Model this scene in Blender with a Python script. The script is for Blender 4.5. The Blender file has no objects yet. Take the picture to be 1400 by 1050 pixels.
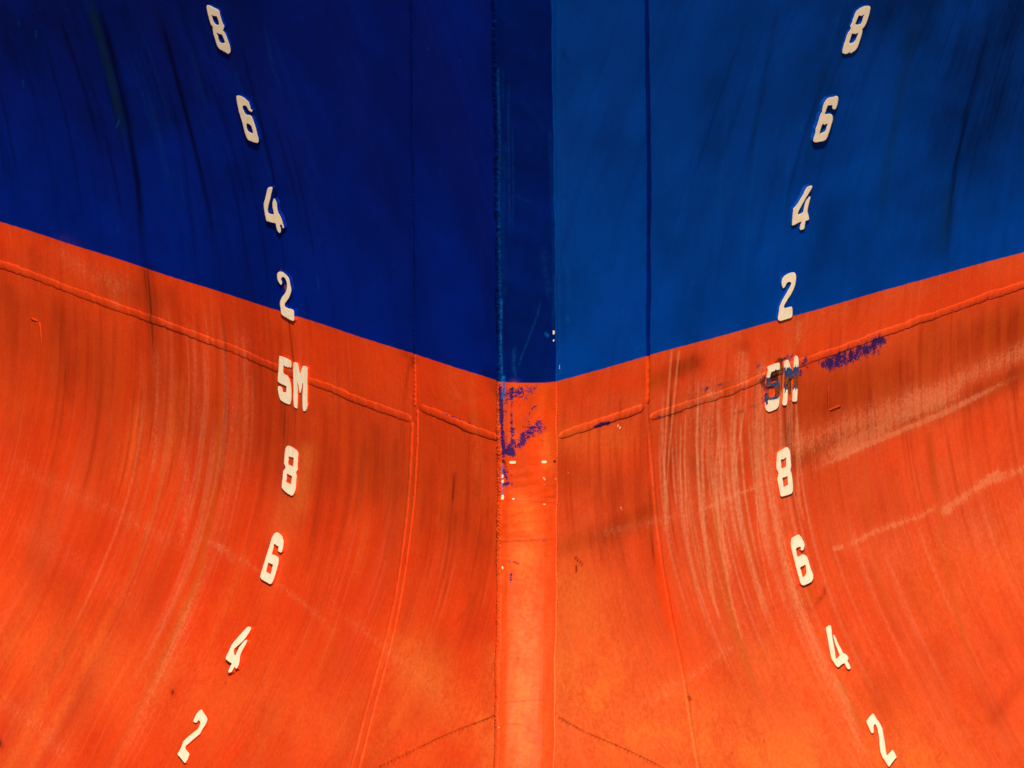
import bpy, math, random
import numpy as np
from mathutils import Vector
from mathutils.geometry import tessellate_polygon

random.seed(4)
RNG = np.random.default_rng(7)
SC = bpy.context.scene
COL = SC.collection

# ------------------------------------------------------------------ camera
# ship: +X to the right, +Y aft, +Z up; Z is the height over the keel in
# metres, the same number the draft marks count
PHI, THETA, DIST, SPX = 0.03435, 0.22689, 60.0, 626.44671
AIM = np.array([-0.03466, 0.0, 5.19505])
FWD = np.array([-math.sin(PHI)*math.cos(THETA), math.cos(PHI)*math.cos(THETA), -math.sin(THETA)])
RGT = np.array([math.cos(PHI), math.sin(PHI), 0.0])
UPV = np.cross(RGT, FWD)
EYE = AIM - FWD*DIST
cam_d = bpy.data.cameras.new('camera')
cam_d.sensor_width = 36.0
cam_d.lens = 36.0*DIST*SPX/1400.0
cam_d.clip_start = 1.0
cam_d.clip_end = 3000.0
cam = bpy.data.objects.new('camera', cam_d)
COL.objects.link(cam)
cam.location = EYE.tolist()
cam.rotation_euler = Vector(FWD.tolist()).to_track_quat('-Z', 'Y').to_euler()
SC.camera = cam

# ------------------------------------------------------------------ light
SUN_AZ, SUN_EL = math.radians(2.5), math.radians(42)      # az from dead ahead towards starboard of the picture
SUN = Vector((math.sin(SUN_AZ)*math.cos(SUN_EL), -math.cos(SUN_AZ)*math.cos(SUN_EL), math.sin(SUN_EL)))
world = bpy.data.worlds.new('World')
SC.world = world
world.use_nodes = True
wn = world.node_tree
sky = wn.nodes.new('ShaderNodeTexSky')
sky.sky_type = 'NISHITA'
sky.sun_disc = False
sky.sun_elevation = SUN_EL
sky.sun_rotation = math.atan2(SUN.x, SUN.y)
bg = wn.nodes['Background']
bg.inputs['Strength'].default_value = 0.05
wn.links.new(sky.outputs[0], bg.inputs['Color'])
sun_d = bpy.data.lights.new('sun', 'SUN')
sun_d.energy = 5.0
sun_d.angle = math.radians(0.5)
sun_d.color = (1.0, 0.85, 0.635)
sun = bpy.data.objects.new('sun', sun_d)
COL.objects.link(sun)
sun.location = (0, -20, 40)
sun.rotation_euler = (-SUN).to_track_quat('-Z', 'Y').to_euler()
SC.view_settings.view_transform = 'Standard'
SC.view_settings.look = 'None'
SC.view_settings.gamma = 1.0
SC.view_settings.exposure = 0.22

# ------------------------------------------------------------------ hull form
HW, FLARE, ZPAINT = 0.06331, 0.75664, 5.2042
ZK = np.array([4.25, 4.45, 4.65, 4.85, 5.05, 5.25, 5.45, 5.65, 5.85])
YK = np.array([-0.29669, -0.16352, -0.06355, -0.01051, 0.0, -0.01779, -0.0594, -0.12887, -0.21611])
_n = len(ZK); _h = np.diff(ZK)
_A = np.eye(_n); _b = np.zeros(_n)
for _i in range(1, _n-1):
    _A[_i, _i-1] = _h[_i-1]; _A[_i, _i] = 2*(_h[_i-1]+_h[_i]); _A[_i, _i+1] = _h[_i]
    _b[_i] = 6*((YK[_i+1]-YK[_i])/_h[_i]-(YK[_i]-YK[_i-1])/_h[_i-1])
_M = np.linalg.solve(_A, _b)

def stem_y(z):
    z = np.asarray(z, float)
    q = np.clip(z, ZK[0], ZK[-1])
    i = np.clip(np.searchsorted(ZK, q)-1, 0, _n-2)
    t0 = ZK[i+1]-q; t1 = q-ZK[i]; h = _h[i]
    y = (_M[i]*t0**3/6/h+_M[i+1]*t1**3/6/h+(YK[i]/h-_M[i]*h/6)*t0+(YK[i+1]/h-_M[i+1]*h/6)*t1)
    s0 = (YK[1]-YK[0])/_h[0]-_h[0]/6*(2*_M[0]+_M[1])
    s1 = (YK[-1]-YK[-2])/_h[-1]+_h[-1]/6*(2*_M[-1]+_M[-2])
    y = y+np.where(z < ZK[0], (z-ZK[0])*s0, 0)+np.where(z > ZK[-1], (z-ZK[-1])*s1, 0)
    return y

def stem_dy(z):
    return (stem_y(np.asarray(z)+1e-3)-stem_y(np.asarray(z)-1e-3))/2e-3

def normals(s, z):
    dy = stem_dy(z)
    n = np.stack([s*np.ones_like(dy), -FLARE*np.ones_like(dy), FLARE*dy], -1)
    return n/np.linalg.norm(n, axis=-1, keepdims=True)

def hull_point(s, d, z):
    d = np.asarray(d, float); z = np.asarray(z, float)
    return np.stack([s*(HW+FLARE*d), stem_y(z)+d, z+0*d], -1)

def project(P):
    q = np.asarray(P, float)-AIM
    dep = DIST+q@FWD
    return np.stack([700+SPX*DIST*(q@RGT)/dep, 525-SPX*DIST*(q@UPV)/dep], -1)

def ray(px):
    px = np.asarray(px, float)
    r = FWD[None, :]+((px[:, 0]-700)/(SPX*DIST))[:, None]*RGT[None, :]-((px[:, 1]-525)/(SPX*DIST))[:, None]*UPV[None, :]
    return r

def on_hull(px, s, off=0.0):
    """points of the plate surface (raised by off) seen at photo pixels px"""
    r = ray(px)
    def f(t):
        P = EYE+r*t[:, None]
        g = np.sqrt(1+FLARE**2+(FLARE*stem_dy(P[:, 2]))**2)
        return s*P[:, 0]-HW-FLARE*(P[:, 1]-stem_y(P[:, 2]))-off*g
    lo = np.full(len(r), DIST-2.5); hi = np.full(len(r), DIST+5.0)
    for _ in range(48):
        mid = (lo+hi)/2
        pos = f(mid) > 0          # in front of the plating
        lo = np.where(pos, mid, lo); hi = np.where(pos, hi, mid)
    return EYE+r*((lo+hi)/2)[:, None]

STEM_U = np.array([-HW, -0.058, -0.044, -0.038, -0.015, 0.010, 0.028, 0.036, 0.056, HW])
STEM_F = np.array([0.0, -0.004, -0.0115, -0.0128, -0.0150, -0.0152, -0.0138, -0.0122, -0.0040, 0.0])
def stem_front(u, z):
    return stem_y(z)+np.interp(u, STEM_U, STEM_F)

def on_stem(px):
    r = ray(px)
    def f(t):
        P = EYE+r*t[:, None]
        return P[:, 1]-stem_front(P[:, 0], P[:, 2])
    lo = np.full(len(r), DIST-2.5); hi = np.full(len(r), DIST+3.0)
    for _ in range(48):
        mid = (lo+hi)/2
        neg = f(mid) < 0
        lo = np.where(neg, mid, lo); hi = np.where(neg, hi, mid)
    return EYE+r*((lo+hi)/2)[:, None]

# ------------------------------------------------------------------ wear and some painted light and shade: strokes brushed on the hull
LAYERS = ['grime_shade', 'film_shade', 'fade_sheen', 'chalk', 'drip', 'fresh', 'scrape', 'chip', 'scratch_glint', 'rust', 'green']

def seg_dist(P, pts):
    pts = np.asarray(pts, float)
    best = np.full(len(P), 1e9); tt = np.zeros(len(P))
    L = np.concatenate([[0], np.cumsum(np.linalg.norm(np.diff(pts, axis=0), axis=1))])
    for i in range(len(pts)-1):
        a, b = pts[i], pts[i+1]
        ab = b-a; l2 = max(ab@ab, 1e-9)
        t = np.clip(((P-a)@ab)/l2, 0, 1)
        d = np.linalg.norm(P-(a+t[:, None]*ab), axis=1)
        m = d < best
        best = np.where(m, d, best)
        tt = np.where(m, (L[i]+t*math.sqrt(l2))/L[-1], tt)
    return best, tt

def smooth(e0, e1, x):
    t = np.clip((x-e0)/(e1-e0), 0, 1)
    return t*t*(3-2*t)

# (layer, points, half width px, strength, taper: 0 none, 1 fades along, 2 both ends)
LEFT = [
 ('fresh', [(0,318),(200,375),(400,446),(560,500),(680,540)], 14, .45, 0),
 ('grime_shade', [(562,-20),(563,140),(565,300),(567,485)], 1.8, .75, 0),
 ('fade_sheen', [(676,900),(672,1050)], 26, .4, 0),
 ('film_shade', [(0,540),(200,580),(400,630)], 50, .22, 0),
 ('film_shade', [(360,520),(470,580),(540,640)], 40, .40, 0),
 ('film_shade', [(340,430),(400,460)], 26, .30, 0),
 ('film_shade', [(590,640),(680,700)], 40, .12, 0),
 ('fade_sheen', [(-20,860),(200,930),(400,980),(560,1020)], 70, .22, 0),
 ('fade_sheen', [(560,900),(620,960),(680,1010)], 44, .45, 0),
 ('grime_shade', [(520,1048),(560,1029),(600,1009),(640,993),(681,977)], 1.2, .9, 0),
 ('grime_shade', [(681,745),(682,860),(679,960),(676,1050)], 1.3, .9, 0),
 ('grime_shade', [(682,530),(683,620),(684,700)], 1.0, .8, 0),
 # brown film under the waterline band, blotches
 ('grime_shade', [(-40,470),(120,500),(260,540),(380,600),(480,640),(560,660)], 75, .50, 0),
 ('grime_shade', [(-20,400),(60,430),(140,470)], 38, .45, 0),
 ('grime_shade', [(120,375),(180,400),(240,425)], 22, .75, 2),
 ('grime_shade', [(200,372),(207,420),(210,470),(209,560)], 10, .85, 1),
 ('grime_shade', [(75,395),(84,440),(88,500),(90,560)], 9, .75, 2),
 ('grime_shade', [(10,372),(16,420),(20,500)], 10, .5, 2),
 ('grime_shade', [(40,330),(48,380)], 6, .4, 2),
 ('grime_shade', [(120,335),(130,380)], 5, .45, 2),
 ('grime_shade', [(236,395),(243,440),(246,500),(244,560)], 8, .6, 1),
 ('grime_shade', [(300,400),(308,470),(308,560),(296,650)], 2.2, 1.0, 2),
 ('grime_shade', [(270,430),(274,520),(272,600)], 3, .6, 1),
 ('grime_shade', [(395,440),(402,500),(404,560)], 1.6, .9, 0),
 ('grime_shade', [(404,560),(402,700),(392,740)], 1.5, .7, 1),
 ('grime_shade', [(362,820),(345,860),(318,930)], 1.6, .5, 2),
 ('grime_shade', [(190,570),(260,590),(300,600)], 20, .45, 2),
 ('grime_shade', [(430,520),(448,600),(450,690)], 10, .35, 2),
 ('grime_shade', [(500,600),(512,640),(510,700)], 9, .45, 2),
 ('grime_shade', [(480,640),(560,690)], 26, .35, 2),
 # inner strake
 ('grime_shade', [(575,600),(600,640),(640,660),(684,700)], 34, .34, 0),
 ('grime_shade', [(578,680),(610,700),(650,735),(682,765)], 26, .46, 0),
 ('grime_shade', [(640,560),(684,610)], 16, .35, 2),
 ('grime_shade', [(630,760),(650,840),(640,900)], 9, .32, 2),
 ('grime_shade', [(668,760),(640,850),(625,900)], 6, .3, 2),
 ('grime_shade', [(617,860),(640,830),(660,800)], 1.5, .5, 2),
 ('grime_shade', [(555,484),(566,492),(562,500)], 5, .9, 0),
 ('grime_shade', [(560,490),(556,520),(553,560)], 2.5, .8, 1),
 ('grime_shade', [(660,500),(676,530),(684,550)], 8, .5, 2),
 ('grime_shade', [(236,945),(237,949)], 3.0, 1.3, 0),
 ('grime_shade', [(-5,1005),(2,1020)], 4, 1.0, 0),
 ('grime_shade', [(-20,720),(80,800),(200,870)], 30, .22, 2),
 ('grime_shade', [(100,560),(130,700),(120,800)], 30, .2, 2),
 ('grime_shade', [(570,780),(545,900),(500,1010)], 12, .28, 2),
 # pale dust bands
 ('chalk', [(-20,610),(60,655),(160,700),(240,745),(290,760)], 12, .28, 2),
 ('chalk', [(240,722),(300,745),(330,765),(370,790),(420,830),(480,880)], 4, .42, 2),
 ('chalk', [(285,738),(302,752),(325,775)], 6, .45, 2),
 ('chalk', [(440,820),(520,880),(590,940),(640,985)], 6, .3, 2),
 ('chalk', [(-20,940),(60,1000),(110,1060)], 14, .3, 2),
 ('chalk', [(0,700),(120,780),(220,850)], 18, .18, 2),
 ('chalk', [(60,330),(120,370),(200,405)], 16, .35, 2),
 ('chalk', [(155,385),(160,430)], 7, .3, 2),
 ('chalk', [(255,420),(268,500),(275,620)], 6, .28, 2),
 ('chalk', [(330,430),(338,520),(335,640)], 9, .28, 2),
 ('chalk', [(312,460),(318,560),(305,680),(275,790),(235,880),(170,1040)], 5, .38, 2),
 ('chalk', [(212,450),(216,560),(206,680)], 5, .4, 2),
 ('chalk', [(255,600),(255,680),(245,770)], 6, .35, 2),
 ('chalk', [(270,780),(245,870),(200,960),(150,1060)], 14, .38, 2),
 ('chalk', [(620,530),(655,555)], 10, .15, 2),
 # orange rust tinted runs
 ('rust', [(300,520),(300,620),(290,700),(270,790),(240,860),(190,960)], 4.5, .9, 2),
 ('rust', [(285,620),(275,720),(245,820),(210,900)], 3, .7, 2),
 ('rust', [(340,930),(300,1000),(270,1060)], 4, .4, 2),
 ('rust', [(384,370),(391,395),(392,436)], 1.2, .9, 1),
 ('scrape', [(598,562),(625,572),(655,584)], 1.6, .95, 2),
 ('fresh', [(600,330),(600,520),(660,560)], 1, 0, 0),
 ('fresh', [(575,500),(640,540),(680,575)], 40, .9, 0),
 ('fresh', [(380,450),(470,480),(560,515)], 22, .35, 2),
 ('fresh', [(600,800),(560,920),(520,1020)], 30, .25, 2),
 ('fresh', [(672,760),(678,860),(676,1040)], 10, .55, 0),
 # blue topsides
 ('grime_shade', [(-420,60),(-160,30),(120,40),(260,-60),(300,-200)], 120, .55, 0),  # dirt, plus shade of the flared upper corner put into the colour
 ('grime_shade', [(170,100),(230,200)], 55, .5, 2),  # dirt and more of that corner shade, painted
 ('green', [(118,-20),(128,20),(150,100),(166,170),(172,210)], 5.0, .75, 2),
 ('grime_shade', [(128,-20),(152,70),(176,170),(188,250),(195,340),(198,375)], 4.5, .95, 2),
 ('grime_shade', [(206,-20),(225,40),(248,130),(272,225),(288,300),(297,380)], 3.2, .9, 2),
 ('grime_shade', [(262,-20),(290,90),(318,200),(330,300)], 5, .35, 2),
 ('grime_shade', [(318,20),(345,120),(372,230),(386,330),(388,370)], 1.8, .65, 2),
 ('grime_shade', [(240,-20),(262,60),(290,160)], 8, .35, 2),
 ('grime_shade', [(395,440),(386,330)], 1.4, .5, 0),
 ('grime_shade', [(225,100),(250,200),(262,300),(266,380)], 3, .45, 2),
 ('scratch_glint', [(258,55),(272,110),(286,160)], 3, .08, 2),
 ('scratch_glint', [(434,372),(436,400)], 1.0, .22, 2),
 ('scratch_glint', [(360,20),(372,90),(390,140)], 2, .12, 2),
 ('scratch_glint', [(200,120),(215,180),(240,280)], 6, .07, 2),
 ('scratch_glint', [(677,60),(679,200),(682,330),(684,430),(684,515)], 1.2, .4, 0),
]
RIGHT = [
 ('fresh', [(800,600),(850,610)], 40, .5, 0),
 ('fresh', [(764,540),(880,512),(1000,488),(1060,468)], 22, .60, 0),
 ('film_shade', [(892,522),(930,505),(952,498)], 13, .55, 0),
 ('fade_sheen', [(764,800),(764,900),(760,1050)], 24, .45, 0),
 ('film_shade', [(1110,540),(1200,510),(1300,470),(1430,430)], 34, .75, 0),
 ('film_shade', [(1080,570),(1076,620)], 13, .7, 0),
 ('film_shade', [(900,590),(1000,590),(1040,590)], 34, .35, 0),
 ('film_shade', [(1130,660),(1190,700)], 40, .3, 0),
 ('fade_sheen', [(790,960),(900,1000),(1050,1040),(1250,1060)], 80, .62, 0),
 ('fade_sheen', [(780,800),(830,900)], 50, .4, 0),
 ('fade_sheen', [(1050,900),(1150,960)], 50, .3, 0),
 ('fade_sheen', [(775,600),(850,600)], 22, .3, 0),
 ('fade_sheen', [(1300,800),(1400,760)], 60, .25, 0),
 ('fade_sheen', [(785,40),(800,130),(870,140)], 34, .30, 0),  # reflection off a dent in the plate, painted as lighter blue
 ('fade_sheen', [(800,230),(830,420)], 50, .25, 0),  # painted sheen carried on down the inner plate
 ('grime_shade', [(764,981),(800,1001),(838,1017),(880,1036),(915,1054)], 1.2, .9, 0),
 ('grime_shade', [(1020,564),(1003,566),(1013,563),(1028,556),(1038,553)], 1.0, .9, 0),
 ('grime_shade', [(889,575),(930,564),(974,545)], 1.0, .9, 0),
 ('grime_shade', [(1160,486),(1190,475),(1206,466)], 1.2, 1.0, 0),
 ('grime_shade', [(1131,526),(1132,560)], 1.0, 1.0, 0),
 # dirty band below the weld, rising aft
 ('grime_shade', [(1085,630),(1150,598),(1230,575),(1320,545),(1420,500)], 17, .95, 0),
 ('grime_shade', [(1100,560),(1200,540),(1300,490),(1420,440)], 44, .72, 0),
 ('grime_shade', [(1275,425),(1272,480),(1276,540)], 14, .65, 2),
 ('grime_shade', [(1180,520),(1184,560),(1184,620)], 4, .4, 2),
 ('grime_shade', [(1268,580),(1276,660),(1282,690)], 6, .55, 2),
 ('rust', [(1270,560),(1280,680),(1296,790),(1320,880),(1356,970)], 4.5, .6, 2),
 ('rust', [(1180,560),(1184,680),(1200,790),(1240,900)], 3, .4, 2),
 ('grime_shade', [(1400,930),(1375,960),(1358,985)], 10, .4, 0),
 ('grime_shade', [(1340,900),(1400,860)], 20, .2, 2),
 ('grime_shade', [(1160,980),(1240,930),(1330,880)], 36, .30, 2),
 ('grime_shade', [(1092,700),(1098,690)], 2, .3, 0),
 ('grime_shade', [(1113,830),(1127,812),(1129,796)], 3.5, .75, 2),
 ('grime_shade', [(1088,810),(1096,828),(1108,834),(1120,828)], 2.8, .55, 2),
 ('grime_shade', [(1088,806),(1092,795)], 3, .5, 0),
 ('grime_shade', [(1080,580),(1078,612)], 9, .7, 0),
 ('grime_shade', [(1075,560),(1082,630)], 6, .4, 0),
 ('grime_shade', [(1250,560),(1226,552)], 2, .3, 2),
 ('grime_shade', [(1225,551),(1226,552)], 2, 1.2, 0),
 # dark saturated patch under the paint line
 ('grime_shade', [(893,520),(925,505),(948,495)], 15, .85, 0),
 ('grime_shade', [(930,490),(925,520)], 9, .8, 2),
 ('grime_shade', [(1000,480),(1030,470)], 14, .45, 2),
 ('grime_shade', [(990,520),(996,540)], 14, .55, 2),
 ('grime_shade', [(900,560),(960,545),(1030,520)], 14, .35, 2),
 ('grime_shade', [(1000,590),(1040,610),(1000,660)], 20, .55, 2),
 ('grime_shade', [(900,610),(960,640),(1000,680)], 28, .62, 2),
 ('grime_shade', [(770,640),(820,660),(880,680)], 30, .34, 0),
 ('grime_shade', [(775,745),(830,730),(885,700)], 18, .80, 0),
 ('grime_shade', [(766,700),(800,720),(830,745)], 16, .3, 2),
 ('grime_shade', [(776,512),(782,560)], 8, .4, 2),
 ('grime_shade', [(812,500),(800,545)], 12, .35, 2),
 ('grime_shade', [(888,650),(890,720),(896,790)], 3, .85, 2),
 ('grime_shade', [(786,762),(796,772)], 1.5, 1.3, 0),
 ('grime_shade', [(788,774),(788,782)], 1.5, 1.2, 0),
 ('grime_shade', [(1380,951),(1382,955)], 1, .0, 0),
 ('grime_shade', [(941,953),(943,957)], 2.5, 1.3, 0),
 ('grime_shade', [(900,740),(880,850),(870,900)], 40, .25, 2),
 ('grime_shade', [(1072,730),(1074,718)], 4, .3, 0),
 ('grime_shade', [(1020,440),(1050,400),(1060,450)], 3, .0, 0),
 # salt and scuff bands
 ('chalk', [(1090,610),(1180,575),(1260,540)], 22, .5, 0),
 ('chalk', [(1090,640),(1180,600),(1240,565),(1300,545),(1350,530)], 15, .60, 2),
 ('chalk', [(1240,560),(1310,520),(1420,470)], 16, .55, 0),
 ('chalk', [(1085,655),(1180,610),(1290,565),(1420,500)], 4.5, .85, 2),
 ('chalk', [(1270,545),(1300,540),(1320,520)], 7, .5, 2),
 ('chalk', [(1138,752),(1160,745),(1200,725),(1260,705),(1310,675)], 5, .60, 2),
 ('chalk', [(1136,752),(1156,746)], 5, .8, 2),
 ('chalk', [(1290,700),(1345,660),(1420,635)], 8, .65, 0),
 ('chalk', [(1345,656),(1372,642)], 5, .8, 2),
 ('chalk', [(1200,760),(1300,735),(1420,690)], 30, .22, 0),
 ('chalk', [(1020,830),(1090,800)], 20, .2, 2),
 ('chalk', [(940,705),(1000,680),(1060,655)], 3, .75, 2),
 ('chalk', [(800,735),(880,715),(950,700)], 8, .35, 2),
 ('chalk', [(850,975),(920,945),(980,900),(1040,860)], 8, .35, 2),
 ('chalk', [(905,940),(930,930)], 4, .4, 2),
 # pale runs beside and below the marks
 ('chalk', [(1058,440),(1056,520),(1052,600),(1060,690),(1072,760),(1092,830),(1130,920),(1180,1040)], 12, .48, 2),
 ('chalk', [(1045,440),(1040,520),(1036,600),(1040,690),(1056,800)], 8, .5, 2),
 ('chalk', [(1090,545),(1089,600),(1092,680),(1104,740)], 3.2, .8, 2),
 ('chalk', [(1093,430),(1092,480)], 6, .5, 2),
 ('chalk', [(1130,900),(1160,970),(1185,1060)], 9, .5, 2),
 ('chalk', [(1096,838),(1140,930),(1176,1000)], 5, .3, 2),
 ('chalk', [(985,440),(978,520),(972,600),(974,690),(990,790),(1020,890),(1060,980)], 18, .34, 2),
 ('chalk', [(950,470),(944,560),(944,680),(960,800)], 12, .3, 2),
 ('chalk', [(1015,470),(1012,540)], 12, .5, 2),
 ('chalk', [(960,510),(975,560)], 14, .4, 2),
 ('chalk', [(918,480),(912,560),(908,640),(910,700),(918,760),(930,830)], 1.5, 1.1, 1),
 ('chalk', [(928,480),(920,560),(913,640),(912,700),(912,740)], 1.5, 1.0, 1),
 ('chalk', [(908,640),(910,690),(909,740)], 4, .6, 2),
 ('chalk', [(931,560),(930,640),(934,720)], 1.4, .9, 2),
 ('chalk', [(938,540),(936,620),(938,700),(946,770)], 1.4, .9, 2),
 ('chalk', [(958,500),(952,600),(957,700),(970,800),(992,880)], 1.5, 1.0, 2),
 ('chalk', [(966,520),(960,620),(962,720),(976,820),(1000,900)], 2.5, .9, 2),
 ('chalk', [(986,560),(978,640),(984,740),(1002,830),(1030,930)], 1.5, 1.0, 2),
 ('chalk', [(992,560),(985,660),(990,760),(1008,850)], 1.3, .9, 2),
 ('chalk', [(1010,530),(1004,600),(1000,680)], 2.5, .8, 2),
 ('chalk', [(1020,540),(1008,620),(1002,690)], 1.5, .8, 2),
 ('chalk', [(1030,560),(1034,640),(1036,730),(1050,800),(1075,880)], 1.3, .7, 2),
 ('chalk', [(1100,690),(1068,700),(1078,780),(1100,850)], 1.3, .5, 2),
 ('rust', [(975,640),(980,740),(1000,840),(1030,930),(1045,960)], 4, 1.2, 2),
 ('rust', [(1062,720),(1080,800),(1105,870)], 3, .7, 2),
 ('rust', [(1140,915),(1160,960),(1185,1010)], 7, .8, 2),
 ('rust', [(1100,805),(1108,830)], 10, .9, 2),
 ('rust', [(930,820),(945,880),(960,910)], 2, .3, 2),
 ('fresh', [(895,735),(902,780),(914,830),(930,880)], 10, 1.1, 2),
 ('fresh', [(905,790),(925,880),(945,960)], 5, .8, 2),
 ('fresh', [(1110,470),(1200,440),(1320,400),(1420,370)], 24, .60, 0),
 ('fresh', [(830,520),(860,515),(880,540)], 20, .55, 2),
 ('fresh', [(1170,640),(1260,620),(1400,560)], 25, .35, 2),
 # blue showing through
 ('scrape', [(1135,496),(1160,488),(1202,468)], 14, 1.0, 0),
 ('scrape', [(1126,497),(1150,496)], 9, .8, 0),
 ('scrape', [(1094,512),(1100,500),(1102,490)], 6, .7, 0),
 ('scrape', [(1240,450),(1280,434),(1330,414),(1372,400)], 2.2, .55, 0),
 ('scrape', [(813,583),(831,578)], 3.5, 1.2, 0),
 ('scrape', [(897,572),(910,566)], 3, .8, 0),
 ('scrape', [(964,534),(967,531)], 4, .9, 0),
 ('scrape', [(984,527),(988,524)], 3, .9, 0),
 ('scrape', [(938,542),(944,538)], 3, .7, 0),
 ('scrape', [(1016,531),(1018,528)], 3, .7, 0),
 ('scrape', [(1038,500),(1045,535)], 6, .75, 0),
 ('scrape', [(1044,545),(1046,556)], 4, .9, 0),
 ('scrape', [(1066,494),(1085,486)], 5, .9, 0),
 ('scrape', [(1022,560),(1010,565)], 1.5, .5, 0),
 ('rust2', [(1050,522),(1064,510),(1066,520)], 13, 1.1, 0),
 ('rust2', [(1067,496),(1070,530)], 8, 1.3, 0),
 ('rust2', [(1079,515),(1081,535)], 6, 1.1, 0),
 ('chip', [(844,581),(848,585)], 1.3, 1.2, 0),
 ('chip', [(848,692),(850,697)], 1.0, .9, 0),
 ('chip', [(777,646),(778,647)], 1.0, .9, 0),
 # blue topsides
 ('grime_shade', [(1366,-20),(1345,60),(1322,150),(1306,230),(1296,320),(1290,380)], 4.0, .70, 2),
 ('grime_shade', [(1500,-260),(1430,-20),(1372,60),(1330,180)], 75, .6, 0),  # dirt, with the upper right corner's loss of light painted in
 ('grime_shade', [(1290,-20),(1200,30),(1420,120),(1800,60)], 70, .45, 0),  # outer part of the painted corner shade and dirt
 ('grime_shade', [(1290,-20),(1262,100),(1235,220),(1210,330)], 24, .22, 2),
 ('green', [(1262,-20),(1235,110),(1212,230),(1198,350)], 8, .35, 2),
 ('green', [(1135,60),(1112,160),(1095,250)], 5, .22, 2),
 ('green', [(1300,240),(1288,340),(1284,370)], 10, .35, 2),
 ('grime_shade', [(1068,-20),(1052,70),(1030,190),(1020,280)], 5, .3, 2),
 ('grime_shade', [(985,-20),(972,120),(966,250)], 18, .2, 2),
 ('grime_shade', [(1140,250),(1120,350),(1110,400)], 14, .2, 2),
 ('scratch_glint', [(1148,10),(1140,50),(1128,80)], 2.0, .14, 2),
 ('scratch_glint', [(1098,165),(1094,180)], 1.2, .4, 2),
 ('scratch_glint', [(1082,190),(1070,300),(1066,360)], 2.0, .16, 2),
 ('scratch_glint', [(1040,150),(1022,300),(1014,420)], 3.0, .12, 2),
 ('scratch_glint', [(1000,100),(985,250),(975,400)], 3.0, .10, 2),
 ('scratch_glint', [(866,482),(874,475),(882,470)], 1.0, .6, 2),
 ('scratch_glint', [(768,340),(776,370),(780,430)], 3.0, .16, 2),
 ('scratch_glint', [(775,430),(778,442)], 1.6, .4, 2),
 ('scratch_glint', [(770,200),(772,330)], 2.0, .2, 2),
 ('scratch_glint', [(764,-10),(763,60),(764,300),(765,510)], 1.6, .28, 0),  # sun catching the plate edge, painted as a bright line
 ('grime_shade', [(766,65),(772,75),(778,90)], 3, .35, 2),
 ('grime_shade', [(774,262),(772,275)], 3, .4, 2),
 ('chip', [(765,500),(765,504)], 1.2, .8, 0),
]
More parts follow.
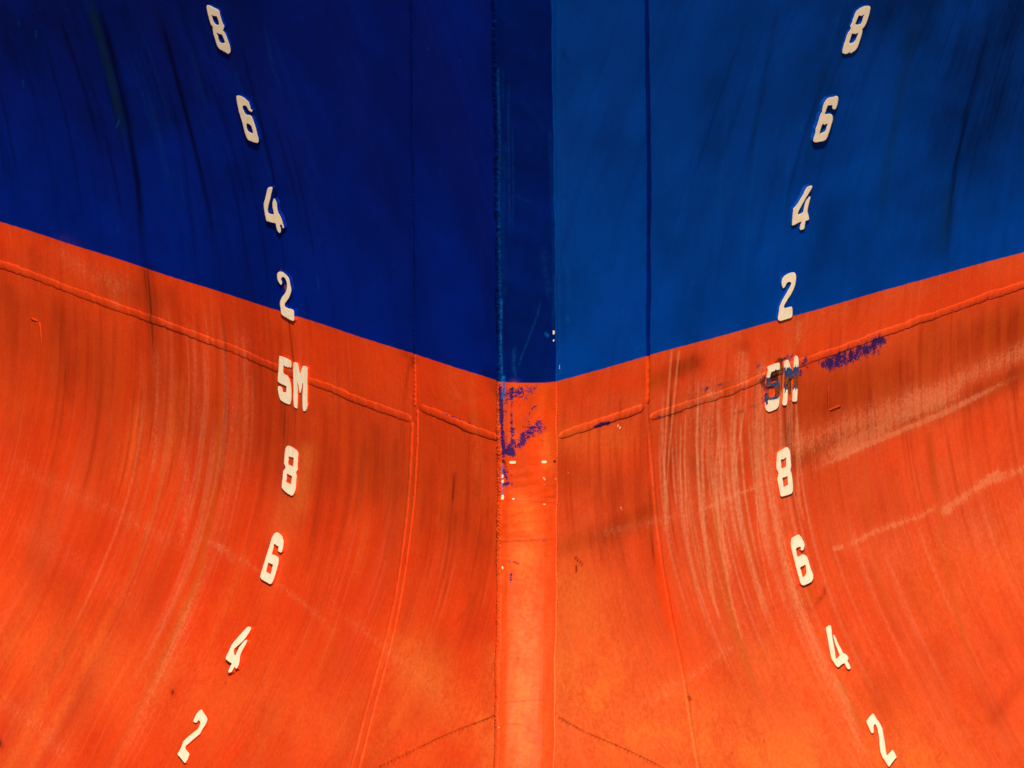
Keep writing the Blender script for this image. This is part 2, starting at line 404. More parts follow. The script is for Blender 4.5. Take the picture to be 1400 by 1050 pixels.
STEM = [
 ('grime_shade', [(683,741),(700,740),(722,739),(742,737),(762,738)], 1.1, .75, 0),
 ('grime_shade', [(690,960),(722,958),(744,957)], 1.1, .8, 0),
 ('scratch_glint', [(681,95),(683,200),(682,300),(684,400),(684,520)], 1.8, .34, 0),  # sky light on the ragged stem weld, painted light blue
 ('film_shade', [(686,700),(688,740)], 12, .3, 0),
 ('scrape', [(694,600),(712,590),(730,575)], 16, .42, 0),
 ('scrape', [(694,540),(712,545),(722,538)], 13, .42, 0),
 ('scrape', [(691,535),(692,620)], 5, .55, 0),
 ('scrape', [(693,640),(694,670)], 8, .45, 0),
 ('film_shade', [(740,540),(752,600),(754,660)], 13, .4, 0),
 ('film_shade', [(715,640),(720,700)], 16, .25, 0),
 ('fade_sheen', [(718,760),(718,860),(716,960),(714,1060)], 26, .50, 0),
 ('fade_sheen', [(715,690),(722,720)], 20, .4, 0),
 ('fade_sheen', [(745,600),(748,640)], 12, .3, 0),
 ('film_shade', [(724,530),(730,560)], 14, .4, 0),
 ('scrape', [(684,530),(686,580),(688,625)], 3.4, 1.25, 0),
 ('scrape', [(700,532),(699,560),(700,600),(702,615)], 3.2, .85, 0),
 ('scrape', [(692,618),(700,620)], 5, 1.2, 0),
 ('scrape', [(698,612),(712,603),(724,591),(738,583)], 11, .86, 0),
 ('scrape', [(693,548),(705,537),(718,534),(732,530)], 8, .80, 0),
 ('scrape', [(722,570),(728,558),(738,552)], 1.4, 1.1, 2),
 ('scrape', [(690,645),(694,660),(690,662)], 4.0, .75, 0),
 ('scrape', [(700,640),(700,672)], 2.0, .5, 0),
 ('scrape', [(698,765),(698,800)], 3.0, .55, 0),
 ('scrape', [(742,738),(756,745)], 3.0, .5, 0),
 ('scrape', [(763,525),(763,590)], 1.5, .7, 0),
 ('scrape', [(764,520),(735,521),(757,524)], 3, .65, 0),
 ('rust', [(690,550),(700,535),(703,528)], 6, .8, 0),
 ('rust2', [(688,630),(690,634)], 2.6, 1.2, 0),
 ('rust2', [(758,631),(762,631)], 2.2, 1.2, 0),
 ('scratch_glint', [(688,516),(689,530),(688,543)], 2.3, 1.3, 0),
 ('scratch_glint', [(687,636),(687,680)], 1.2, .9, 0),
 ('scratch_glint', [(686,410),(685,470),(687,520)], 1.2, .6, 0),
 ('scratch_glint', [(742,400),(735,430),(724,460),(712,490),(704,520)], 1.2, .17, 2),
 ('scratch_glint', [(704,470),(702,500),(706,520)], 2.5, .20, 2),
 ('scratch_glint', [(697,90),(695,150),(696,230),(697,350)], 1.0, .16, 2),
 ('scratch_glint', [(688,92),(687,150)], 1.0, .18, 2),
 ('scratch_glint', [(700,160),(702,260),(700,330)], 1.0, .14, 2),
 ('scratch_glint', [(708,130),(740,170),(752,190)], 3.0, .04, 2),
 ('scratch_glint', [(700,265),(730,278)], 2.0, .06, 2),
 ('scratch_glint', [(752,180),(757,300),(757,450)], 3.0, .10, 0),
 ('scratch_glint', [(690,200),(687,320),(690,400)], 4.0, .09, 0),
 ('scratch_glint', [(742,330),(752,420)], 6.0, .08, 2),
 ('chip', [(698,632),(704,632)], 2.0, 1.3, 0),
 ('chip', [(742,631.5),(746,631.5)], 2.0, 1.3, 0),
 ('chip', [(687,650),(687,652)], 1.7, 1.2, 0),
 ('chip', [(687,657),(687,659)], 1.7, 1.2, 0),
 ('chip', [(687,678),(687,681)], 2.4, 1.2, 0),
 ('chip', [(701,682),(703,682)], 1.3, 1.2, 0),
 ('chip', [(743,653),(745,656)], 1.3, .9, 0),
 ('chip', [(759,654),(761,655)], 1.3, .8, 0),
 ('chip', [(743,662),(746,663)], 1.3, .7, 0),
 ('chip', [(743,689),(746,690)], 1.3, .8, 0),
 ('chip', [(687,775),(687,777)], 1.8, .9, 0),
 ('chip', [(757,453),(757,456)], 1.6, 1.3, 0),
 ('chip', [(757,465),(757,466)], 1.2, 1.3, 0),
 ('scratch_glint', [(746,456),(749,459)], 1.6, .9, 0),
 ('chip', [(722,978),(728,978)], 1.8, .5, 0),
 ('chip', [(681.5,994),(682,994.5)], 1.1, 1.2, 0),
 ('chip', [(729,1032),(730,1033)], 1.7, .6, 0),
 ('grime_shade', [(688,990),(708,990),(718,993),(726,998),(737,1003)], 1.0, .9, 0),
 ('grime_shade', [(740,1012),(744,1020)], 1.5, .7, 0),
 ('grime_shade', [(702,768),(709,771)], 1.2, 1.1, 0),
 ('grime_shade', [(702,791),(712,794)], 1.2, .8, 0),
 ('grime_shade', [(712,843),(718,847)], 1.5, 1.1, 0),
 ('grime_shade', [(742,600),(742,612)], 1.2, 1.0, 2),
 ('grime_shade', [(728,525),(724,560),(716,590)], 9, .45, 2),
 ('grime_shade', [(755,530),(756,570)], 6, .5, 2),
 ('grime_shade', [(690,683),(705,684),(760,688)], 1.0, .7, 0),
 ('grime_shade', [(692,708),(715,700),(722,702)], 1.0, .55, 2),
 ('grime_shade', [(700,715),(745,712)], 1.0, .3, 2),
 ('grime_shade', [(738,663),(762,665)], 1.3, .6, 0),
 ('grime_shade', [(738,679),(762,679)], 2.5, .55, 0),
 ('fresh', [(744,780),(746,860),(744,960)], 6, .85, 0),
 ('fresh', [(760,690),(760,800),(758,900),(755,1040)], 5, .9, 0),
 ('fresh', [(681,800),(681,900),(679,1040)], 4, .6, 0),
 ('fresh', [(697,800),(697,900),(693,1040)], 3, .6, 0),
 ('fresh', [(748,955),(752,958)], 5, 1.0, 0),
 ('fresh', [(700,540),(740,560),(740,680),(700,690)], 20, .55, 0),
 ('chalk', [(712,760),(716,860),(712,1000)], 14, .20, 2),
]

def paint(px, strokes):
    out = {k: np.zeros(len(px), np.float32) for k in LAYERS+['rust2']}
    for layer, pts, w, st, taper in strokes:
        if st == 0:
            continue
        if layer == 'grime_shade' and w >= 12:
            layer = 'film_shade'
        P = np.asarray(pts, float)
        lo = P.min(0)-2.6*w-3; hi = P.max(0)+2.6*w+3
        idx = np.nonzero((px[:, 0] > lo[0]) & (px[:, 0] < hi[0]) & (px[:, 1] > lo[1]) & (px[:, 1] < hi[1]))[0]
        if not len(idx):
            continue
        d, t = seg_dist(px[idx], P)
        m = np.exp(-(d/w)**2*1.1)
        if layer in ('scrape', 'chip'):
            m = np.clip(1.2-.85*d/w, 0, 1)
        if taper == 1:
            m = m*(1-smooth(.35, 1.0, t))
        elif taper == 2:
            m = m*smooth(0, .22, t)*(1-smooth(.72, 1.0, t))
        a = out[layer]
        a[idx] = np.maximum(a[idx], m*st)*.75+np.minimum(a[idx]+m*st, 1.4)*.25
    return out

def station_path(s, x, y, y0, y1, wig=1.0):
    """the way water runs: down the plating at one station"""
    P = on_hull(np.array([(x, y)], float), s)[0]
    z = np.linspace(6.4, 3.7, 90)
    Q = project(np.stack([s*(HW+FLARE*(P[1]-stem_y(z))), np.full_like(z, P[1]), z], -1))
    m = (Q[:, 1] > y0) & (Q[:, 1] < y1)
    Q = Q[m]
    if len(Q) < 3:
        return None
    t = np.arange(len(Q))
    k = RNG.uniform(0, 6, 3)
    Q[:, 0] += wig*(np.sin(t*.35+k[0])*.8+np.sin(t*.13+k[1])*1.4+np.sin(t*.9+k[2])*.3)
    return [tuple(q) for q in Q]

def runs(dst, s, layer, n, xr, yat, top, length, w, st, wig=1.0, taper=2):
    for _ in range(n):
        x = RNG.uniform(*xr)
        y0 = RNG.uniform(*top)
        p = station_path(s, x, yat, y0, y0+RNG.uniform(*length), wig)
        if p:
            dst.append((layer, p, RNG.uniform(*w), RNG.uniform(*st), taper))

runs(RIGHT, 1, 'drip', 26, (902, 1030), 620, (470, 600), (120, 420), (.9, 1.7), (.2, .6))
runs(RIGHT, 1, 'drip', 14, (945, 1010), 620, (500, 640), (120, 300), (1.2, 3.2), (.25, .6))
runs(RIGHT, 1, 'drip', 16, (1030, 1092), 620, (440, 620), (120, 420), (1.0, 2.6), (.2, .55))
runs(RIGHT, 1, 'grime_shade', 26, (900, 1090), 620, (450, 620), (60, 260), (1.0, 2.4), (.3, .9))
runs(RIGHT, 1, 'rust', 12, (940, 1080), 700, (560, 720), (120, 320), (1.2, 2.6), (.3, .7))
runs(RIGHT, 1, 'grime_shade', 40, (1095, 1420), 560, (400, 560), (60, 240), (1.0, 3.0), (.25, .7))
runs(RIGHT, 1, 'drip', 10, (1100, 1420), 700, (620, 800), (100, 300), (1.0, 2.6), (.1, .28))
runs(RIGHT, 1, 'grime_shade', 30, (766, 890), 560, (500, 640), (60, 200), (1.0, 3.0), (.2, .55))
runs(RIGHT, 1, 'grime_shade', 26, (960, 1400), 200, (-40, 250), (80, 300), (1.0, 3.0), (.08, .28))
runs(RIGHT, 1, 'scratch_glint', 24, (940, 1250), 200, (-40, 250), (80, 260), (.9, 2.0), (.03, .12))
runs(LEFT, -1, 'grime_shade', 46, (-20, 440), 560, (380, 560), (60, 240), (1.0, 3.2), (.25, .85))
runs(LEFT, -1, 'drip', 26, (180, 350), 560, (380, 600), (120, 460), (1.0, 3.2), (.06, .26))
runs(LEFT, -1, 'rust', 16, (210, 330), 600, (500, 760), (140, 360), (1.0, 2.6), (.2, .6))
runs(LEFT, -1, 'grime_shade', 26, (430, 560), 600, (520, 640), (50, 180), (1.5, 4.0), (.2, .55))
runs(LEFT, -1, 'grime_shade', 34, (572, 684), 660, (580, 720), (40, 160), (1.0, 3.0), (.25, .7))
runs(LEFT, -1, 'grime_shade', 22, (0, 420), 250, (-40, 250), (80, 300), (1.0, 3.0), (.25, .65))
runs(LEFT, -1, 'scratch_glint', 16, (160, 460), 200, (-40, 250), (60, 220), (.9, 1.8), (.02, .08))

# patchy coats: broad touched-up and dirtier runs
for k in range(70):
    L_, s_, xr = ((LEFT, -1, (0, 670)), (RIGHT, 1, (775, 1400)))[k % 2]
    x, y0 = RNG.uniform(*xr), RNG.uniform(480, 900)
    p = station_path(s_, x, 700, y0, y0+RNG.uniform(80, 330), 2.0)
    if p:
        L_.append((('film_shade', 'fresh', 'fade_sheen', 'film_shade')[k % 4], p, RNG.uniform(5, 16), RNG.uniform(.10, .34), 2))
# brush strokes and paint sags
for k in range(13):
    x = 632+k*4.2
    LEFT.append(('grime_shade', [(x, 592+k*2.2), (x+9, 612+k*2.0), (x+26-k*.6, 634+k*1.2)], .9, RNG.uniform(.2, .5), 2))
for k in range(9):
    x = 580+k*9
    LEFT.append(('grime_shade', [(x, 520-k*1.5), (x+14, 545-k*2), (x+40, 552-k*3), (x+66, 538-k*2)], .9, RNG.uniform(.12, .34), 2))
for k in range(26):
    y = 640+k*3.8+RNG.uniform(-2, 2); x = RNG.uniform(692, 735)
    STEM.append(('grime_shade', [(x, y+4), (x+RNG.uniform(8, 18), y), (x+RNG.uniform(20, 34), y+RNG.uniform(-3, 3))], .9, RNG.uniform(.15, .5), 2))
for k in range(60):
    y = RNG.uniform(690, 1050); x = RNG.uniform(684, 758)
    STEM.append(('grime_shade', [(x, y), (x+RNG.uniform(-5, 5), y+RNG.uniform(-2, 2))], RNG.uniform(.6, 1.4), RNG.uniform(.2, .7), 0))
for k in range(26):
    y = RNG.uniform(690, 1050); x = RNG.uniform(684, 758)
    STEM.append((('film_shade', 'fresh', 'fresh')[k % 3], [(x, y), (x+RNG.uniform(-3, 3), y+RNG.uniform(10, 50))], RNG.uniform(3, 9), RNG.uniform(.15, .5), 2))
for k in range(90):
    L_, xr = ((LEFT, (0, 680)), (RIGHT, (765, 1400)))[k % 2]
    x, y = RNG.uniform(*xr), RNG.uniform(540, 1045)
    L_.append(('grime_shade', [(x, y), (x+RNG.uniform(-1, 1), y+RNG.uniform(0, 3))], RNG.uniform(.6, 1.1), RNG.uniform(.3, .9), 0))
for k in range(46):
    L_, xr = ((LEFT, (0, 680)), (RIGHT, (765, 1400)))[k % 2]
    x, y = RNG.uniform(*xr), RNG.uniform(0, 500)
    if abs(x-722) < 680*(500-y)/220 or y < 290:
        L_.append(('scratch_glint', [(x, y), (x+RNG.uniform(-3, 3), y+RNG.uniform(0, 9))], RNG.uniform(.6, 1.0), RNG.uniform(.15, .5), 0))

# ------------------------------------------------------------------ materials
def nodes_of(name):
    m = bpy.data.materials.new(name)
    m.use_nodes = True
    nt = m.node_tree
    return m, nt, nt.nodes['Principled BSDF']

class NB:
    def __init__(self, nt):
        self.nt = nt
    def n(self, t, **kw):
        nd = self.nt.nodes.new(t)
        for k, v in kw.items():
            setattr(nd, k, v)
        return nd
    def put(self, sock, v):
        if isinstance(v, bpy.types.NodeSocket):
            self.nt.links.new(v, sock)
        else:
            sock.default_value = v
    def math(self, op, a, b=0.0, c=None, clamp=False):
        nd = self.n('ShaderNodeMath', operation=op, use_clamp=clamp)
        self.put(nd.inputs[0], a); self.put(nd.inputs[1], b)
        if c is not None:
            self.put(nd.inputs[2], c)
        return nd.outputs[0]
    def ramp(self, v, a, b, lo=0.0, hi=1.0):
        nd = self.n('ShaderNodeMapRange', interpolation_type='SMOOTHSTEP')
        self.put(nd.inputs[0], v)
        for i, x in enumerate((a, b, lo, hi)):
            self.put(nd.inputs[1+i], x)
        return nd.outputs[0]
    def mix(self, f, a, b, blend='MIX'):
        nd = self.n('ShaderNodeMix', data_type='RGBA', blend_type=blend)
        nd.clamp_factor = True
        self.put(nd.inputs[0], f)
        self.put(nd.inputs[6], a if isinstance(a, bpy.types.NodeSocket) else (*a, 1))
        self.put(nd.inputs[7], b if isinstance(b, bpy.types.NodeSocket) else (*b, 1))
        return nd.outputs[2]
    def attr(self, name):
        return self.n('ShaderNodeAttribute', attribute_name=name)
    def noise(self, vec, scale, detail=4.0, rough=.55):
        nd = self.n('ShaderNodeTexNoise')
        self.put(nd.inputs['Vector'], vec)
        nd.inputs['Scale'].default_value = scale
        nd.inputs['Detail'].default_value = detail
        nd.inputs['Roughness'].default_value = rough
        return nd.outputs[0]
    def scale(self, vec, s):
        nd = self.n('ShaderNodeVectorMath', operation='MULTIPLY')
        self.put(nd.inputs[0], vec); nd.inputs[1].default_value = s
        return nd.outputs[0]

def hull_paint(name, blue, red, streak=1.0, clean=0.0):
    """two-tone ship paint: blue above the paint line, red below, with layers of wear and painted light"""
    m, nt, bs = nodes_of(name)
    b = NB(nt)
    geo = b.n('ShaderNodeNewGeometry')
    pos = geo.outputs['Position']
    sep = b.n('ShaderNodeSeparateXYZ'); b.put(sep.inputs[0], pos)
    X, Y, Z = sep.outputs
    # stations: lines of equal Y run down the plating the way water runs
    side = b.math('SIGN', X)
    cmb = b.n('ShaderNodeCombineXYZ')
    b.put(cmb.inputs[0], Y); b.put(cmb.inputs[1], Z); b.put(cmb.inputs[2], b.math('MULTIPLY', side, 3.7))
    H = cmb.outputs[0]
    fine = b.noise(b.scale(H, (150, 2.2, 1)), 1.0, 5, .6)
    mid = b.noise(b.scale(H, (42, 1.1, 1)), 1.0, 4, .55)
    wide = b.noise(b.scale(H, (9, 1.6, 1)), 1.0, 3, .5)
    blot = b.noise(pos, 5.0, 5, .6)
    grain = b.noise(pos, 260.0, 3, .6)
    speck = b.noise(pos, 95.0, 4, .65)
    A = {k: b.attr(k).outputs['Fac'] for k in LAYERS+['rust2']}
    # paint line
    wob = b.math('MULTIPLY', b.math('SUBTRACT', b.noise(pos, 40.0, 5, .65), .5), .0030)
    isblue = b.ramp(b.math('ADD', Z, wob), ZPAINT-.0012, ZPAINT+.0012)
    # red antifouling
    r0 = b.mix(b.ramp(blot, .3, .7), red, tuple(x*y for x, y in zip(red, (.88, .66, .58))))
    r0 = b.mix(b.math('MULTIPLY', b.ramp(b.noise(b.scale(H, (14, 3.2, 1)), 1.0, 5, .65), .50, .66), .55), r0, (.60, .052, .0055))
    r0 = b.mix(b.math('MULTIPLY', b.ramp(speck, .48, .66), .20), r0, tuple(min(x*y, .9) for x, y in zip(red, (1.12, 1.55, 2.0))))
    r0 = b.mix(b.math('MULTIPLY', b.ramp(speck, .48, .32), .22), r0, tuple(x*y for x, y in zip(red, (.74, .55, .5))))
    patch = b.noise(pos, 6.5, 6, .62)
    r0 = b.mix(b.math('MULTIPLY', b.ramp(patch, .525, .56), .20), r0, tuple(x*y for x, y in zip(red, (.90, .66, .6))))
    r0 = b.mix(b.math('MULTIPLY', b.ramp(patch, .44, .405), .20), r0, tuple(min(x*y, .9) for x, y in zip(red, (1.06, 1.5, 2.2))))
    st = b.math('MULTIPLY', b.ramp(mid, .46, .70), .24*streak)
    r1 = b.mix(st, r0, tuple(x*y for x, y in zip(red, (.60, .62, .7))))
    r1 = b.mix(b.math('MULTIPLY', b.ramp(fine, .47, .34), .26*streak), r1, tuple(x*y for x, y in zip(red, (.72, .56, .5))))
    st2 = b.math('MULTIPLY', b.ramp(fine, .52, .72), .30*streak)
    r2 = b.mix(st2, r1, (.74, .13, .055))
    st3 = b.math('MULTIPLY', b.ramp(wide, .50, .75), .22*streak)
    r3 = b.mix(st3, r2, (.62, .085, .028))
    r4 = b.mix(b.math('MULTIPLY', A['fresh'], .8, clamp=True), r3, (.86, .050, .003))
    # blue topsides
    b0 = b.mix(b.ramp(blot, .35, .68), blue, tuple(x*.74 for x in blue))
    b0 = b.mix(b.math('MULTIPLY', b.ramp(b.noise(pos, 3.2, 5, .6), .46, .62), .45), b0, tuple(x*1.28 for x in blue))
    b0 = b.mix(b.math('MULTIPLY', b.ramp(patch, .54, .57), .22), b0, tuple(x*.72 for x in blue))
    b1 = b.mix(b.math('MULTIPLY', b.ramp(mid, .5, .72), .30*streak), b0, tuple(x*y for x, y in zip(blue, (.6, .55, .55))))
    b2 = b.mix(b.math('MULTIPLY', b.ramp(fine, .56, .78), .16*streak), b1, tuple(x*y+z for x, y, z in zip(blue, (1, 1.3, 1.12), (.0, .012, .0))))
    b3 = b.mix(b.math('MULTIPLY', b.ramp(speck, .66, .80), .25), b2, tuple(x*1.3 for x in blue))
    col = b.mix(isblue, r4, b3)
    gn = b.math('MULTIPLY', b.ramp(fine, .30, .66), .65)
    gm = b.math('MULTIPLY', A['grime_shade'], b.math('ADD', b.math('MULTIPLY', b.ramp(mid, .32, .62), .45), b.math('ADD', .28, gn)), clamp=True)
    fm = b.math('MULTIPLY', A['film_shade'], b.math('ADD', .50, b.math('ADD', b.math('MULTIPLY', b.ramp(fine, .32, .66), .30), b.math('MULTIPLY', b.ramp(blot, .35, .65), .45))), clamp=True)
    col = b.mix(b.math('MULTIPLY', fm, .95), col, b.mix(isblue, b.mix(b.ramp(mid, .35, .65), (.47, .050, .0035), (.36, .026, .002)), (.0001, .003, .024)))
    fd = b.math('MULTIPLY', A['fade_sheen'], b.math('ADD', .30, b.math('ADD', b.math('MULTIPLY', b.ramp(speck, .38, .62), .35), b.math('MULTIPLY', b.ramp(patch, .42, .56), .50))), clamp=True)
    col = b.mix(fd, col, b.mix(isblue, (.88, .185, .028), tuple(x*1.5 for x in blue)))
    dark = b.mix(isblue, b.mix(b.ramp(gm, .70, 1.0), (.36, .026, .002), (.13, .012, .002)), (.0002, .0012, .010))
    col = b.mix(b.math('MULTIPLY', gm, .82), col, dark)
    col = b.mix(b.math('MULTIPLY', A['green'], .85, clamp=True), col, (.004, .022, .012))
    col = b.mix(b.math('MULTIPLY', A['rust'], b.math('ADD', .3, b.math('MULTIPLY', gn, .9)), clamp=True), col, (.52, .085, .004))
    cn = b.math('ADD', .22, b.math('ADD', b.math('MULTIPLY', b.ramp(fine, .36, .66), .28), b.math('MULTIPLY', b.ramp(speck, .42, .62), .55)))
    ck = b.ramp(b.math('ADD', A['chalk'], b.math('ADD', b.math('MULTIPLY', b.math('SUBTRACT', fine, .5), 1.0), b.math('MULTIPLY', b.math('SUBTRACT', b.noise(pos, 150.0, 5, .7), .5), 1.5))), .36, .62)
    ck = b.math('MULTIPLY', b.math('MULTIPLY', ck, .27), b.ramp(A['chalk'], .03, .25))
    col = b.mix(b.math('ADD', ck, b.math('MULTIPLY', b.math('MULTIPLY', A['chalk'], cn), .42), clamp=True), col, (.80, .245, .105))
    # scraped through to the old blue coat: broken by the roughness of the coat
    ph = b.noise(pos, 330.0, 5, .75)
    ph2 = b.noise(pos, 60.0, 3, .6)
    sv = b.math('ADD', b.math('MULTIPLY', A['scrape'], .80), b.math('ADD', b.math('MULTIPLY', b.math('SUBTRACT', ph, .5), 2.0), b.math('MULTIPLY', b.math('SUBTRACT', ph2, .5), 1.7)))
    sc = b.math('MULTIPLY', b.ramp(sv, .52, .72), b.ramp(A['scrape'], .03, .15))
    col = b.mix(b.math('MULTIPLY', sc, .97), col, b.mix(b.ramp(ph2, .4, .6), (.010, .010, .125), (.030, .010, .095)))
    r2v = b.math('ADD', A['rust2'], b.math('MULTIPLY', b.math('SUBTRACT', ph, .5), 1.4))
    col = b.mix(b.math('MULTIPLY', b.ramp(r2v, .45, .75), .95), col, b.mix(b.ramp(ph2, .42, .6), (.035, .010, .006), (.22, .035, .004)))
    sr = b.math('MULTIPLY', A['scratch_glint'], b.math('ADD', .25, b.math('MULTIPLY', b.ramp(b.noise(pos, 130.0, 4, .7), .38, .62), 1.1)), clamp=True)
    col = b.mix(sr, col, (.004, .115, .44))
    col = b.mix(b.math('MULTIPLY', A['drip'], b.math('ADD', .45, b.math('MULTIPLY', b.ramp(speck, .35, .6), .45)), clamp=True), col, (.82, .30, .15))
    cv = b.math('ADD', A['chip'], b.math('MULTIPLY', b.math('SUBTRACT', ph, .5), 1.0))
    ch = b.math('MULTIPLY', b.ramp(cv, .55, .70), b.ramp(A['chip'], .02, .1))
    col = b.mix(ch, col, (.80, .66, .46))
    col = b.mix(b.math('MULTIPLY', b.math('SUBTRACT', grain, .30), .42, clamp=True), col, (0, 0, 0), 'MIX')
    b.put(bs.inputs['Base Color'], col)
    rg = b.math('ADD', .44, b.math('MULTIPLY', blot, .16))
    rg = b.math('ADD', rg, b.math('MULTIPLY', A['chalk'], .2))
    b.put(bs.inputs['Roughness'], rg)
    b.put(bs.inputs['Specular IOR Level'], b.math('SUBTRACT', .12, b.math('MULTIPLY', isblue, .10)))
    # relief: brushed coat, orange peel, edges of scraped paint
    hgt = b.math('ADD', b.math('MULTIPLY', b.noise(pos, 120.0, 4, .6), .45), b.math('MULTIPLY', b.noise(pos, 22.0, 3, .5), 1.0))
    hgt = b.math('ADD', hgt, b.math('MULTIPLY', fine, .22))
    hgt = b.math('SUBTRACT', hgt, b.math('MULTIPLY', sc, .5))
    bp = b.n('ShaderNodeBump')
    bp.inputs['Strength'].default_value = .35
    bp.inputs['Distance'].default_value = .0022
    b.put(bp.inputs['Height'], hgt)
    b.put(bs.inputs['Normal'], bp.outputs[0])
    return m

BLUE = (.0001, .0122, .222)
RED = (.78, .055, .0044)
M_LEFT = hull_paint('hull_paint_port_bow', BLUE, RED)
M_STEM = hull_paint('hull_paint_stem', (.0001, .0095, .135), (.66, .056, .0024), .45)  # darker blue: shade of the stem face put into the colour
M_RIGHT = hull_paint('hull_paint_faded_lit_bow', (.0001, .048, .335), (.78, .080, .0150), 1.1)  # faded red; the lighter blue has this side's reflection painted in

def mark_paint(name, worn):
    m, nt, bs = nodes_of(name)
    b = NB(nt)
    pos = b.n('ShaderNodeNewGeometry').outputs['Position']
    sep = b.n('ShaderNodeSeparateXYZ'); b.put(sep.inputs[0], pos)
    X, Y, Z = sep.outputs
    n1 = b.noise(pos, 70.0, 4, .6); n2 = b.noise(pos, 300.0, 4, .65)
    cmb = b.n('ShaderNodeCombineXYZ'); b.put(cmb.inputs[0], Y); b.put(cmb.inputs[1], Z)
    run = b.noise(b.scale(cmb.outputs[0], (240, 6, 1)), 1.0, 3, .5)
    col = b.mix(b.ramp(n1, .35, .65), (.93, .78, .60), (.88, .71, .52))
    col = b.mix(b.math('MULTIPLY', b.ramp(run, .58, .72), .35), col, (.72, .42, .16))
    col = b.mix(b.math('MULTIPLY', b.ramp(n2, .60, .75), .25), col, (.55, .42, .28))
    if worn:
        edge = b.math('MULTIPLY', b.math('SUBTRACT', n1, .5), .035)
        e2 = b.math('MULTIPLY', b.math('SUBTRACT', run, .5), .030)
        zz = b.math('ADD', b.math('ADD', Z, edge), e2)
        u = b.attr('along').outputs['Fac']          # metres along the mark, towards aft
        top = b.math('ADD', 5.088, b.math('MULTIPLY', u, -.16))
        band = b.math('MULTIPLY', b.ramp(zz, worn[0], worn[0]+.003), b.ramp(b.math('SUBTRACT', worn[1], zz), 0, .003))
        inner = b.math('MULTIPLY', b.ramp(zz, worn[0]+.004, worn[0]+.012), b.ramp(b.math('SUBTRACT', worn[1]-.014, zz), 0, .008))
        col = b.mix(band, col, b.mix(b.ramp(n2, .4, .6), (.010, .040, .16), (.03, .07, .18)))
        rst = b.mix(b.ramp(n2, .40, .58), (.030, .010, .006), (.33, .075, .010))
        rn = b.noise(pos, 45.0, 3, .6)
        col = b.mix(b.math('MULTIPLY', inner, b.ramp(rn, .40, .50)), col, rst)
    b.put(bs.inputs['Base Color'], col)
    bs.inputs['Roughness'].default_value = .6
    bs.inputs['Specular IOR Level'].default_value = .25
    bp = b.n('ShaderNodeBump')
    bp.inputs['Strength'].default_value = .4; bp.inputs['Distance'].default_value = .0012
    b.put(bp.inputs['Height'], b.math('ADD', n1, b.math('MULTIPLY', n2, .4)))
    b.put(bs.inputs['Normal'], bp.outputs[0])
    return m

M_MARK = mark_paint('mark_paint', None)
M_WORN5 = mark_paint('mark_paint_worn', (5.026, 5.088))
M_WORNM = mark_paint('mark_paint_worn_letter', (5.036, 5.089))

# ------------------------------------------------------------------ helpers
def link(name, me, parent=None, **props):
    o = bpy.data.objects.new(name, me)
    COL.objects.link(o)
    if parent:
        o.parent = parent
    for k, v in props.items():
        o[k] = v
    return o

def mesh_np(name, V, F, mats, smooth_on=True, attrs=None, mat_idx=None):
    me = bpy.data.meshes.new(name)
    V = np.asarray(V, np.float32)
    F = np.asarray(F, np.int32)
    me.vertices.add(len(V)); me.vertices.foreach_set('co', V.ravel())
    k = F.shape[1]
    me.loops.add(F.size); me.loops.foreach_set('vertex_index', F.ravel())
    me.polygons.add(len(F))
    me.polygons.foreach_set('loop_start', np.arange(0, F.size, k, dtype=np.int32))
    if mat_idx is not None:
        me.polygons.foreach_set('material_index', np.asarray(mat_idx, np.int32))
    me.polygons.foreach_set('use_smooth', np.full(len(F), smooth_on))
    for m in mats:
        me.materials.append(m)
    for kk, a in (attrs or {}).items():
        at = me.attributes.new(kk, 'FLOAT', 'POINT')
        at.data.foreach_set('value', np.ascontiguousarray(a, np.float32))
    me.update(calc_edges=True)
    me.validate()
    return me

ship = bpy.data.objects.new('ship', None)
COL.objects.link(ship)
ship.location = (0, 0, 0)
ship['label'] = 'bow of a blue and orange-red ship with white draft marks either side of the stem'
ship['category'] = 'ship'

# ------------------------------------------------------------------ seams traced on the plating
SEAM_V = {-1: [(562,-260),(562,-10),(563,140),(565,300),(567,485),(568,560),(566,600),(561,680),(552,760),(540,830),(524,905),(510,960),(489,1040),(462,1120),(380,1330)],
          1: [(883,-260),(884,-10),(886,180),(886,330),(887,490),(886,560),(889,600),(893,660),(898,720),(906,780),(918,850),(935,930),(948,1010),(964,1090),(1010,1300)]}
SEAM_H_OUT = {-1: [(-60,338),(0,360),(80,390),(206,436),(308,474),(425,521),(480,543),(562,573)],
              1: [(889,571),(975,543),(1043,516),(1095,494),(1154,475),(1206,457),(1297,424),(1400,388),(1470,363)]}
SEAM_H_IN = {-1: [(572,556),(626,578),(683,600)], 1: [(764,596),(820,577),(882,556)]}
SEAM_LOW = {-1: [(682,974),(640,990),(600,1006),(560,1026),(520,1045),(480,1068)],
            1: [(762,977),(800,999),(838,1015),(880,1034),(915,1052),(960,1076)]}

def line_dz(s, pts):
    P = on_hull(np.array(pts, float), s)
    d = P[:, 1]-stem_y(P[:, 2])
    return d, P[:, 2]

def warp(s, d, z):
    """slight dishing of the plates between their frames, metres along the normal"""
    w = .0028*np.sin(d*9.0+1.3*s+.6*np.sin(z*4))*np.sin(z*6.3+s)+.0014*np.sin(d*21+z*9*s+2)
    return w*smooth(0.0, .06, d)*np.exp(-np.maximum(d-1.9, 0))

